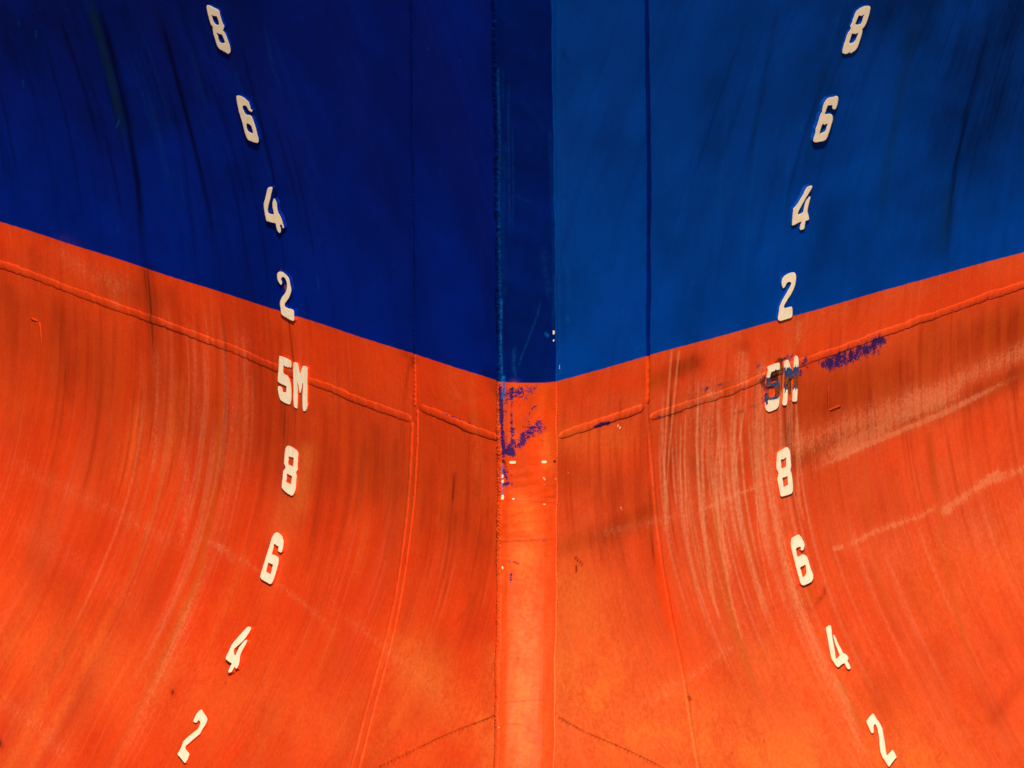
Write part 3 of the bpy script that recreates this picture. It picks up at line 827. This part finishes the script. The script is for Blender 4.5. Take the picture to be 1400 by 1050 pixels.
dv = np.concatenate([np.arange(0, 1.78, .0026), 1.78+np.cumsum(.01*1.28**np.arange(20))])
zv = np.concatenate([2.6+np.arange(0, 1.2, .06), np.arange(3.8, 6.42, .0058), 6.43+.06*np.arange(1, 27)])
ND, NZ = len(dv), len(zv)
for s, mat, strokes, tone in ((-1, M_LEFT, LEFT, 'left'), (1, M_RIGHT, RIGHT, 'right')):
    Dg, Zg = np.meshgrid(dv, zv, indexing='ij')
    d, z = Dg.ravel(), Zg.ravel()
    V = hull_point(s, d, z)+normals(s, z)*warp(s, d, z)[:, None]
    px = project(V)
    lay = paint(px, strokes)
    i, j = np.meshgrid(np.arange(ND-1), np.arange(NZ-1), indexing='ij')
    a = (i*NZ+j).ravel()
    F = np.stack([a, a+NZ, a+NZ+1, a+1], 1)
    if s < 0:
        F = F[:, ::-1]
    fd, fz = d[F].mean(1), z[F].mean(1)
    sd, sz = line_dz(s, SEAM_V[s]); o = np.argsort(sz)
    outer = fd > np.interp(fz, sz[o], sd[o])
    od, oz = line_dz(s, SEAM_H_OUT[s]); o = np.argsort(od)
    idd, iz = line_dz(s, SEAM_H_IN[s]); o2 = np.argsort(idd)
    so = (oz[o][-1]-oz[o][0])/(od[o][-1]-od[o][0])
    upper = np.where(outer, fz > np.interp(fd, od[o], oz[o])+np.maximum(fd-od[o][-1], 0)*so,
                     fz > np.interp(fd, idd[o2], iz[o2]))
    ld, lz = line_dz(s, SEAM_LOW[s]); o3 = np.argsort(ld)
    low = (~outer) & (fz < np.interp(fd, ld[o3], lz[o3]))
    region = np.where(low, 4, np.where(outer, 0, 2)+np.where(upper, 0, 1))
    for k in range(5):
        f = F[region == k]
        if not len(f):
            continue
        u, inv = np.unique(f, return_inverse=True)
        me = mesh_np('shell_plate', V[u], inv.reshape(f.shape), [mat], True, {q: lay[q][u] for q in lay})
        link('shell_plate', me, ship)

# stem bar
uu = np.unique(np.concatenate([np.linspace(-HW, HW, 61), STEM_U]))
zs = np.concatenate([2.6+np.arange(0, 1.5, .05), np.arange(4.1, 6.42, .0026), 6.45+.05*np.arange(32)])
U, Zs = np.meshgrid(uu, zs, indexing='ij')
u, z = U.ravel(), Zs.ravel()
lump = .0009*np.sin(z*37+u*60)*np.sin(z*13.7)+.0016*np.sin(z*8.3+2+u*25)+.0007*np.sin(z*71-u*90)*np.sin(z*29+u*130+1)
lump += np.where((z < 5.02) & (z > 4.85), .0006*np.sin(z*210+u*45)*np.sin(z*77-u*90), 0)
V = np.stack([u, stem_front(u, z)-lump*(1-(u/HW)**4), z], -1)
px = project(V)
lay = paint(px, STEM)
n2 = len(zs)
i, j = np.meshgrid(np.arange(len(uu)-1), np.arange(n2-1), indexing='ij')
a = (i*n2+j).ravel()
F = np.stack([a, a+n2, a+n2+1, a+1], 1)
me = mesh_np('stem_bar', V, F, [M_STEM], True, lay)
link('stem_bar', me, ship)

# ------------------------------------------------------------------ weld beads
def resample(P, step):
    L = np.concatenate([[0], np.cumsum(np.linalg.norm(np.diff(P, axis=0), axis=1))])
    n = max(int(L[-1]/step), 2)
    t = np.linspace(0, L[-1], n)
    # smooth through the traced points
    Q = np.stack([np.interp(t, L, P[:, k]) for k in range(P.shape[1])], -1)
    w = max(int(.05/step), 1)
    ker = np.ones(2*w+1)/(2*w+1)
    pad = np.concatenate([2*Q[:1]-Q[1:w+1][::-1], Q, 2*Q[-1:]-Q[-w-1:-1][::-1]]) if n > w+1 else Q
    if n > w+1:
        Q = np.stack([np.convolve(pad[:, k], ker, 'valid') for k in range(P.shape[1])], -1)
    return Q, t

def bead(P, N, half, high, mat, lay=None, ripple=.12, pitch=.006, skew=0.0, sides=9, sink=.0012, round_ends=True, flat=1.0):
    """a welded bead along P with surface normals N; P (n,3)"""
    n = len(P)
    T = np.gradient(P, axis=0); T /= np.linalg.norm(T, axis=1, keepdims=True)
    B = np.cross(N, T)
    L = np.concatenate([[0], np.cumsum(np.linalg.norm(np.diff(P, axis=0), axis=1))])
    ph = np.linspace(0, math.pi, sides)
    k = RNG.uniform(0, 6, 4)
    def rough(step, amp):
        q = np.arange(0, L[-1]+2*step, step)
        return np.interp(L, q, RNG.normal(0, amp, len(q)))
    wv = half*(1+rough(.035, .06)+rough(.009, .05)+RNG.normal(0, .03, n))
    hv = high*np.clip(1+rough(.06, .20)+rough(.011, .14)+RNG.normal(0, .06, n), .2, 2)
    P = P+B*(half*(rough(.05, .07)+rough(.012, .05)))[:, None]
    if round_ends:
        e = np.clip(np.minimum(L, L[-1]-L)/(half*2.2), 0, 1)
        e = np.sqrt(np.clip(1-(1-e)**2, .02, 1))
        wv, hv = wv*e, hv*e
    V = np.zeros((n, sides, 3))
    for q, f in enumerate(ph):
        c, sn = math.cos(f), math.sin(f)**flat
        rip = 1+ripple*np.sin((L+skew*c*half)/pitch*2*math.pi)+RNG.normal(0, ripple*.35, n)
        V[:, q] = P+B*(wv*c)[:, None]+N*(hv*sn*rip-sink*(1-sn))[:, None]
    V = V.reshape(-1, 3)
    i, j = np.meshgrid(np.arange(n-1), np.arange(sides-1), indexing='ij')
    a = (i*sides+j).ravel()
    F = np.stack([a, a+1, a+sides+1, a+sides], 1)
    return V, F

def hull_bead(name, s, pts, half, high, mat, strokes, step=.003, label=None, **kw):
    d, z = line_dz(s, pts)
    Q, _ = resample(np.stack([d, z], -1), step)
    P = hull_point(s, Q[:, 0], Q[:, 1])+normals(s, Q[:, 1])*warp(s, Q[:, 0], Q[:, 1])[:, None]
    N = normals(s, Q[:, 1])
    V, F = bead(P, N, half, high, mat, **kw)
    lay = paint(project(V), strokes)
    me = mesh_np(name, V, F, [mat], True, lay)
    o = link(name, me, ship)
    if label:
        o['label'] = label
    return o

for s, mat, strokes in ((-1, M_LEFT, LEFT), (1, M_RIGHT, RIGHT)):
    hull_bead('weld_seam', s, SEAM_H_OUT[s], .0094, .0021, mat, strokes, ripple=.05, flat=.45)
    hull_bead('weld_seam', s, SEAM_H_IN[s], .0096, .0030, mat, strokes, ripple=.05, flat=.5)
    hull_bead('weld_seam', s, SEAM_LOW[s], .0050, .0014, mat, strokes, ripple=.03)
# vertical seams: proud weld in the red, finer in the blue on the left
hull_bead('weld_seam', -1, [(562,-260),(562,-10),(563,140),(565,300),(567,485),(567,556)], .0048, .0022, M_LEFT, LEFT, ripple=.45, pitch=.011)
hull_bead('weld_seam', -1, [(570,560),(570,600),(566,680),(557,760),(545,830),(530,905),(516,960),(496,1040),(470,1120)], .0040, .0030, M_LEFT, LEFT, ripple=.25, pitch=.007)
hull_bead('weld_seam', -1, [(563,577),(560,640),(554,720),(541,810),(526,880),(507,955),(484,1040),(455,1120)], .0060, .0022, M_LEFT, LEFT, ripple=.10)
hull_bead('weld_seam', 1, [(883,-260),(884,-10),(886,180),(886,330),(887,490),(886,552)], .0066, .0048, M_STEM, [], ripple=.04, label='darker blue weld seam down the lighter blue plating')  # stem blue paints in the shaded flank of the bead
hull_bead('weld_seam', 1, SEAM_V[1][5:], .0065, .0020, M_RIGHT, RIGHT, ripple=.10)
# stem edges
zz = np.arange(3.4, 7.2, .0022)
for s, half, high, rp, off, mat, strokes in ((-1, .0072, .0046, .60, .002, M_STEM, STEM), (1, .0026, .0022, .18, .0, M_RIGHT, RIGHT)):
    wig = .0010*np.sin(zz*23)+.0007*np.sin(zz*61+1)
    P = np.stack([s*(HW-off)+wig, stem_front(np.full_like(zz, s*(HW-off)), zz)-.0005, zz], -1)
    nh = normals(s, zz)
    ns = np.stack([np.zeros_like(zz), -np.ones_like(zz), stem_dy(zz)], -1)
    N = nh+ns/np.linalg.norm(ns, axis=1, keepdims=True)
    N /= np.linalg.norm(N, axis=1, keepdims=True)
    V, F = bead(P, N, half, high, mat, ripple=rp, pitch=.0075, skew=1.6 if s < 0 else 0)
    me = mesh_np('weld_seam', V, F, [mat], True, paint(project(V), strokes))
    link('weld_seam', me, ship)
# joints across the stem
for pts, half, high in (([(683,738),(700,737),(722,736),(742,735),(762,735)], .0034, .0014),
                        ([(686,958),(700,957),(722,956),(745,955),(757,957)], .0032, .0016)):
    P = on_stem(np.array(pts, float))
    Q, _ = resample(P, .002)
    N = np.tile(np.array([0, -1, 0.0]), (len(Q), 1))
    V, F = bead(Q, N, half, high, M_STEM, ripple=.25)
    me = mesh_np('weld_seam', V, F, [M_STEM], True, paint(project(V), STEM))
    link('weld_seam', me, ship)
# short corner welds left from a bracket
for s, mat, strokes, segs in ((-1, M_LEFT, LEFT, ([(43,435),(52,439)], [(54,439),(56,455),(57,470)])),
                              (1, M_RIGHT, RIGHT, ([(1131,526),(1132,560)], [(1132,561),(1148,554)]))):
    for q, pts in enumerate(segs):
        d, z = line_dz(s, pts)
        n = 14
        dd, zq = np.interp(np.linspace(0, 1, n), np.linspace(0, 1, len(d)), d), np.interp(np.linspace(0, 1, n), np.linspace(0, 1, len(z)), z)
        P = hull_point(s, dd, zq)+normals(s, zq)*warp(s, dd, zq)[:, None]
        V, F = bead(P, normals(s, zq), .0030, .0030 if q == (0 if s < 0 else 1) else .0018, mat, ripple=.1)
        me = mesh_np('weld_mark', V, F, [mat], True, paint(project(V), strokes))
        link('weld_mark', me, ship)

# ------------------------------------------------------------------ draft marks: plate numerals welded on
THICK = .0068
G = {}
G['L8a'] = (270, 0, 13.125, [(165,110),(185,92),(240,108),(310,145),(365,170),(395,210),(410,280),(435,370),(460,430),(480,470),(472,520),(455,545),(490,590),(520,650),(550,730),(575,800),(590,870),(595,920),(575,955),(545,965),(490,935),(440,905),(385,870),(350,815),(325,740),(300,660),(280,590),(270,510),(275,490),(240,440),(215,370),(190,270),(170,190)],
  [[(252,265),(290,290),(335,290),(355,320),(375,380),(385,430),(365,450),(320,430),(285,375),(270,320)], [(345,590),(385,610),(430,620),(455,660),(480,730),(490,765),(460,775),(415,765),(385,725),(370,660)]])
G['L6a'] = (300, 120, 13.125, [(305,155),(325,140),(380,150),(430,175),(490,220),(530,265),(550,330),(565,385),(592,405),(585,435),(550,425),(520,400),(495,350),(465,322),(425,325),(418,355),(430,400),(455,450),(490,485),(540,490),(580,520),(605,580),(630,650),(655,730),(675,810),(695,890),(705,945),(690,990),(640,985),(570,960),(520,940),(485,890),(455,810),(430,710),(405,610),(380,530),(350,430),(325,320),(308,230)],
  [[(490,645),(530,655),(565,680),(585,740),(600,800),(585,815),(545,800),(510,770),(492,710)]])
G['L4a'] = (340, 245, 13.125, [(340,165),(375,140),(420,145),(428,175),(410,250),(395,320),(380,390),(355,480),(345,540),(350,590),(375,620),(440,630),(448,600),(430,520),(425,440),(440,370),(460,345),(485,385),(505,440),(515,520),(530,600),(560,650),(590,710),(610,780),(632,860),(625,880),(605,870),(590,820),(560,830),(575,880),(575,945),(555,965),(520,935),(497,870),(480,795),(420,780),(360,760),(320,748),(300,680),(280,570),(270,470),(275,420),(300,330),(320,240)], [])
G['L2a'] = (340, 360, 4.375, [(172,60),(190,50),(215,60),(240,90),(250,130),(255,165),(245,200),(225,230),(215,250),(225,265),(250,272),(270,285),(272,340),(255,342),(225,325),(195,305),(190,270),(187,235),(200,200),(220,175),(228,140),(222,100),(205,82),(195,95),(200,115),(195,130),(182,118),(172,95)], [])
G['L5'] = (360, 470, 10.5, [(228,185),(245,178),(310,200),(370,230),(398,260),(400,340),(385,350),(372,332),(355,346),(335,330),(318,338),(300,315),(290,330),(285,400),(295,435),(340,455),(370,500),(390,560),(400,640),(405,750),(395,850),(375,872),(330,860),(270,830),(235,790),(215,720),(207,630),(225,608),(260,625),(275,660),(280,690),(300,700),(325,690),(330,640),(325,610),(280,590),(230,565),(205,530),(210,450),(218,350),(222,260)], [])
G['LM'] = (360, 470, 10.5, [(432,280),(450,265),(490,280),(505,320),(515,380),(528,430),(545,370),(560,330),(580,318),(630,340),(636,400),(632,500),(635,700),(632,800),(635,890),(625,940),(600,970),(575,965),(562,930),(560,850),(558,740),(566,620),(564,565),(552,640),(535,700),(525,712),(513,680),(504,620),(493,555),(490,600),(497,680),(495,800),(492,900),(485,930),(460,925),(435,890),(430,800),(430,650),(428,500),(428,380)], [])
G['L8b'] = (350, 600, 11.66, [(470,150),(490,120),(520,110),(570,130),(630,170),(665,205),(675,250),(670,330),(665,420),(662,500),(640,540),(648,600),(642,680),(638,760),(625,830),(600,890),(570,908),(530,890),(470,850),(430,810),(408,770),(415,680),(425,580),(435,510),(465,470),(460,430),(445,390),(450,300),(458,210)],
  [[(525,285),(570,300),(598,305),(595,370),(585,440),(550,425),(515,405),(520,340)], [(497,560),(530,580),(570,600),(565,660),(553,722),(515,705),(482,690),(490,620)]])
G['L6b'] = (335, 720, 11.66, [(430,170),(460,120),(500,92),(540,105),(590,150),(605,200),(618,240),(610,320),(595,385),(575,415),(545,405),(525,380),(528,320),(510,310),(465,280),(455,340),(440,400),(430,440),(470,455),(520,480),(538,510),(535,570),(520,640),(490,740),(465,820),(440,880),(410,918),(370,905),(310,870),(265,845),(243,810),(255,740),(285,640),(320,520),(355,410),(390,300),(410,230)],
  [[(372,580),(410,595),(440,610),(425,680),(405,755),(370,735),(340,720),(355,650)]])
G['L4b'] = (290, 845, 11.66, [(540,160),(575,138),(615,145),(622,175),(590,235),(545,305),(480,380),(400,455),(350,500),(350,540),(355,585),(375,590),(395,540),(440,450),(490,390),(530,350),(560,350),(550,395),(510,470),(470,540),(445,610),(440,680),(425,750),(400,800),(375,805),(360,785),(345,800),(325,840),(290,872),(258,865),(265,820),(290,770),(310,725),(270,700),(225,665),(215,630),(250,560),(290,470),(320,410),(390,330),(460,250)], [])
G['L2b'] = (225, 960, 11.66, [(530,160),(575,122),(600,125),(635,185),(670,235),(682,275),(665,340),(620,410),(555,515),(480,580),(400,650),(340,700),(335,740),(360,780),(395,820),(385,870),(355,940),(330,970),(305,960),(260,900),(205,835),(225,790),(265,720),(290,640),(330,590),(400,530),(480,465),(525,430),(555,370),(570,330),(540,290),(520,320),(485,330),(457,305),(475,250),(500,200)], [])
G['R8a'] = (1135, 0, 13.125, [(470,205),(520,160),(590,120),(680,105),(720,125),(718,180),(700,260),(670,360),(640,440),(605,490),(580,520),(580,570),(560,650),(535,730),(510,810),(480,870),(430,920),(370,955),(350,935),(320,960),(270,970),(225,955),(218,920),(235,840),(260,760),(285,680),(310,610),(350,550),(370,510),(360,470),(385,420),(410,340),(440,260)],
  [[(520,280),(560,285),(610,265),(590,310),(570,390),(540,430),(490,445),(455,435),(470,390),(495,330)], [(395,605),(450,612),(498,595),(485,650),(460,710),(420,760),(375,775),(345,765),(360,710),(380,650)]])
G['R6a'] = (1090, 120, 13.125, [(500,240),(540,195),(590,170),(650,165),(700,145),(730,165),(738,200),(725,280),(705,350),(680,385),(645,385),(625,360),(630,320),(600,315),(550,325),(530,370),(510,430),(495,465),(530,475),(570,468),(615,480),(638,520),(635,590),(615,660),(590,750),(560,840),(530,910),(490,950),(400,970),(320,980),(285,950),(300,880),(325,800),(330,740),(360,660),(385,580),(405,500),(440,440),(450,380),(470,300)],
  [[(455,655),(490,665),(540,645),(525,710),(500,780),(450,805),(405,820),(420,750)]])
G['R4a'] = (1060, 245, 13.125, [(560,155),(600,130),(650,115),(665,140),(640,190),(600,260),(550,340),(500,430),(450,520),(410,600),(415,630),(470,610),(495,595),(510,540),(525,460),(550,390),(590,340),(620,310),(630,330),(610,420),(590,510),(580,580),(595,640),(608,700),(600,730),(545,755),(535,800),(522,880),(490,905),(445,910),(440,870),(455,810),(465,765),(400,790),(345,820),(305,830),(298,790),(305,700),(315,600),(325,530),(370,480),(430,390),(500,270)], [])
G['R2a'] = (1020, 360, 4.375, [(215,95),(235,72),(262,58),(290,55),(300,75),(298,110),(290,145),(270,185),(245,225),(228,255),(232,268),(255,262),(275,262),(278,300),(272,325),(240,335),(205,345),(190,335),(195,300),(200,260),(215,225),(235,190),(255,155),(270,125),(262,112),(245,118),(235,140),(222,150),(214,130)], [])
G['R5'] = (1020, 470, 9.55, [(275,310),(310,285),(370,265),(435,248),(442,290),(440,335),(400,348),(345,368),(325,395),(320,440),(318,500),(345,510),(400,490),(435,510),(442,560),(440,640),(438,720),(430,810),(400,850),(320,888),(275,880),(250,840),(246,780),(238,720),(238,655),(262,640),(295,655),(300,690),(340,700),(370,675),(375,610),(370,570),(330,555),(280,570),(262,530),(265,470),(272,400),(285,350)], [])
G['RM'] = (1020, 470, 9.55, [(495,245),(545,210),(562,240),(585,300),(608,355),(622,290),(625,200),(650,155),(675,170),(688,220),(688,330),(680,450),(675,600),(668,740),(640,758),(605,750),(605,680),(612,560),(617,470),(607,430),(595,450),(570,455),(557,470),(550,540),(545,700),(535,790),(510,805),(475,795),(480,700),(490,560),(497,450),(498,350)], [])
G['R8b'] = (1035, 600, 11.66, [(320,240),(350,200),(420,160),(465,135),(500,145),(525,190),(535,260),(540,350),(548,440),(535,500),(550,550),(565,640),(575,740),(572,830),(545,875),(470,905),(400,922),(375,905),(360,840),(345,750),(330,690),(325,640),(340,570),(335,535),(315,490),(308,400),(315,300)],
  [[(385,335),(430,325),(460,300),(462,370),(460,440),(430,462),(393,465),(388,400)], [(410,625),(450,615),(485,600),(488,660),(495,735),(460,745),(425,770),(418,700)]])
G['R6b'] = (1060, 720, 8.75, [(190,160),(200,135),(270,97),(300,110),(330,160),(350,205),(348,250),(330,285),(305,280),(305,250),(285,245),(250,265),(255,310),(270,360),(310,340),(350,335),(385,370),(405,430),(425,500),(450,560),(455,610),(440,655),(390,685),(340,705),(310,690),(290,640),(265,550),(235,440),(205,320),(185,240)],
  [[(302,490),(330,475),(358,460),(368,510),(368,560),(350,590),(330,605),(315,550)]])
G['R4b'] = (1110, 845, 11.66, [(225,155),(275,115),(305,125),(315,180),(325,280),(345,400),(365,520),(385,640),(400,640),(440,600),(430,560),(390,460),(355,360),(340,280),(355,268),(375,300),(420,400),(470,500),(500,555),(540,575),(575,610),(585,650),(570,680),(600,740),(620,790),(610,810),(585,822),(560,800),(530,740),(510,725),(470,750),(425,785),(390,765),(350,710),(310,640),(290,540),(265,400),(240,260)], [])
G['R2b'] = (1165, 960, 11.66, [(230,310),(270,245),(325,185),(350,195),(390,260),(440,335),(475,400),(490,450),(505,550),(525,660),(540,780),(555,845),(580,820),(620,780),(645,760),(670,790),(710,870),(690,905),(640,970),(600,1025),(575,1020),(530,950),(480,870),(450,780),(440,700),(430,580),(415,480),(395,400),(365,350),(345,400),(345,470),(325,500),(300,480),(260,390)], [])

def soften(pts, ccw):
    P = np.array(pts, float)
    A = .5*np.sum(P[:, 0]*np.roll(P[:, 1], -1)-np.roll(P[:, 0], -1)*P[:, 1])
    if (A > 0) != ccw:
        P = P[::-1]
    out = []
    n = len(P)
    for k in range(n):                       # Catmull-Rom, three points a span
        p0, p1, p2, p3 = P[k-1], P[k], P[(k+1) % n], P[(k+2) % n]
        for t in (0, .34, .67):
            t2, t3 = t*t, t*t*t
            out.append(.5*(2*p1+(p2-p0)*t+(2*p0-5*p1+4*p2-p3)*t2+(3*p1-3*p2+p3-p0)*t3*1.0))
    Q = np.array(out)
    return Q

def inset(Q, a):
    t = np.roll(Q, -1, 0)-np.roll(Q, 1, 0)
    t /= np.maximum(np.linalg.norm(t, axis=1, keepdims=True), 1e-9)
    n = np.stack([-t[:, 1], t[:, 0]], -1)
    return Q+n*a

def plate_numeral(name, key, parent, face_mat, side_mat, s, **props):
    x0, y0, k, outer, holes = G[key]
    loops = [soften(outer, True)]+[soften(h, False) for h in holes]
    loops = [np.array([x0, y0])+q/k+RNG.normal(0, .10, q.shape) for q in loops]
    V, F, MI = [], [], []
    face_loops = []
    base = 0
    for q in loops:
        rings = []
        edge = on_hull(q, s, THICK-.0014)
        face = on_hull(inset(q, .42), s, THICK)
        n = normals(s, edge[:, 2])
        foot = edge-n*(THICK-.0014-.0022)
        wide = on_hull(inset(q, -.2), s, THICK-.0014)
        wn_ = normals(s, wide[:, 2])
        # fillet weld: spreads a little where the plate meets the shell
        out_dir = edge-on_hull(inset(q, .5), s, THICK-.0014)
        out_dir /= np.maximum(np.linalg.norm(out_dir, axis=1, keepdims=True), 1e-9)
        toe = foot-n*.0045+out_dir*(.0020*(1+.25*RNG.normal(0, 1, (len(q), 1))))
        rings = [face, edge, foot, toe]
        m = len(q)
        for r_ in rings:
            V.append(r_)
        for ri in range(3):
            for a in range(m):
                b2 = (a+1) % m
                F.append([base+ri*m+a, base+ri*m+b2, base+(ri+1)*m+b2, base+(ri+1)*m+a])
                MI.append(0 if ri == 0 else 1)
        face_loops.append((base, m, q))
        base += 4*m
    V = np.concatenate(V)
    tri = tessellate_polygon([[Vector((p[0], p[1], 0)) for p in inset(q, .42)] for _, _, q in face_loops])
    idx = np.concatenate([np.arange(b_, b_+m) for b_, m, _ in face_loops])
    T = [[int(idx[v]) for v in t] for t in tri]
    faces = F+T
    me = bpy.data.meshes.new(name)
    me.from_pydata(V.tolist(), [], faces)
    me.materials.append(face_mat); me.materials.append(side_mat)
    me.polygons.foreach_set('material_index', np.array(MI+[0]*len(T), np.int32))
    import bmesh
    bm = bmesh.new(); bm.from_mesh(me)
    bmesh.ops.recalc_face_normals(bm, faces=bm.faces)
    # a face of the front must look out of the hull
    nn = normals(s, np.array([V[0, 2]]))[0]
    fr = [f for f in bm.faces if len(f.verts) == 3]
    if sum(f.normal.dot(Vector(nn.tolist()))*f.calc_area() for f in fr) < 0:
        bmesh.ops.reverse_faces(bm, faces=bm.faces)
    bm.to_mesh(me); bm.free()
    me.polygons.foreach_set('use_smooth', np.zeros(len(me.polygons), bool))
    ref = V[:, 1].min()
    at = me.attributes.new('along', 'FLOAT', 'POINT')
    at.data.foreach_set('value', (V[:, 1]-ref).astype(np.float32))
    me.update()
    return link(name, me, parent, **props)

W = {'8': 'eight', '6': 'six', '4': 'four', '2': 'two'}
for s, side_mat, sd, word in ((-1, M_LEFT, 'L', 'left'), (1, M_RIGHT, 'R', 'right')):
    for tier, where in (('a', 'on the blue plating'), ('b', 'on the red plating')):
        for dgt in '8642':
            w2 = 'straddling the top of the paint line' if (tier, dgt) == ('a', '2') else where
            if (tier, dgt) == ('a', '2'):
                w2 = 'on the blue plating with its foot on the paint line'
            plate_numeral('draft_mark', sd+dgt+tier, ship, M_MARK, side_mat, s,
                          label='white raised figure %s %s %s of the stem' % (dgt, w2, word))
    dm = bpy.data.objects.new('draft_mark', None)
    COL.objects.link(dm); dm.parent = ship
    dm.location = on_hull(np.array([(400.0, 555.0) if s < 0 else (1068.0, 560.0)]), s)[0].tolist()
    dm['label'] = 'clean white 5M mark left of the stem' if s < 0 else 'rusted 5M mark with worn paint right of the stem'
    for key, nm in ((sd+'5', 'numeral'), (sd+'M', 'letter')):
        fm = M_MARK if s < 0 else (M_WORN5 if nm == 'numeral' else M_WORNM)
        o = plate_numeral(nm, key, dm, fm, side_mat, s)
        o.matrix_parent_inverse.identity()
        o.location = (-dm.location.x, -dm.location.y, -dm.location.z)

# ------------------------------------------------------------------ water the ship floats in (below the frame)
m, nt, bs = nodes_of('water')
b = NB(nt)
bs.inputs['Base Color'].default_value = (.010, .028, .036, 1)
bs.inputs['Roughness'].default_value = .12
pos = b.n('ShaderNodeNewGeometry').outputs['Position']
bp = b.n('ShaderNodeBump'); bp.inputs['Strength'].default_value = .5; bp.inputs['Distance'].default_value = .15
b.put(bp.inputs['Height'], b.noise(pos, .9, 5, .55))
b.put(bs.inputs['Normal'], bp.outputs[0])
R_ = 1200.0
me = mesh_np('water', [(-R_, -R_, 3.25), (R_, -R_, 3.25), (R_, R_, 3.25), (-R_, R_, 3.25)], [[0, 1, 2, 3]], [m], False)
link('water', me, kind='structure')
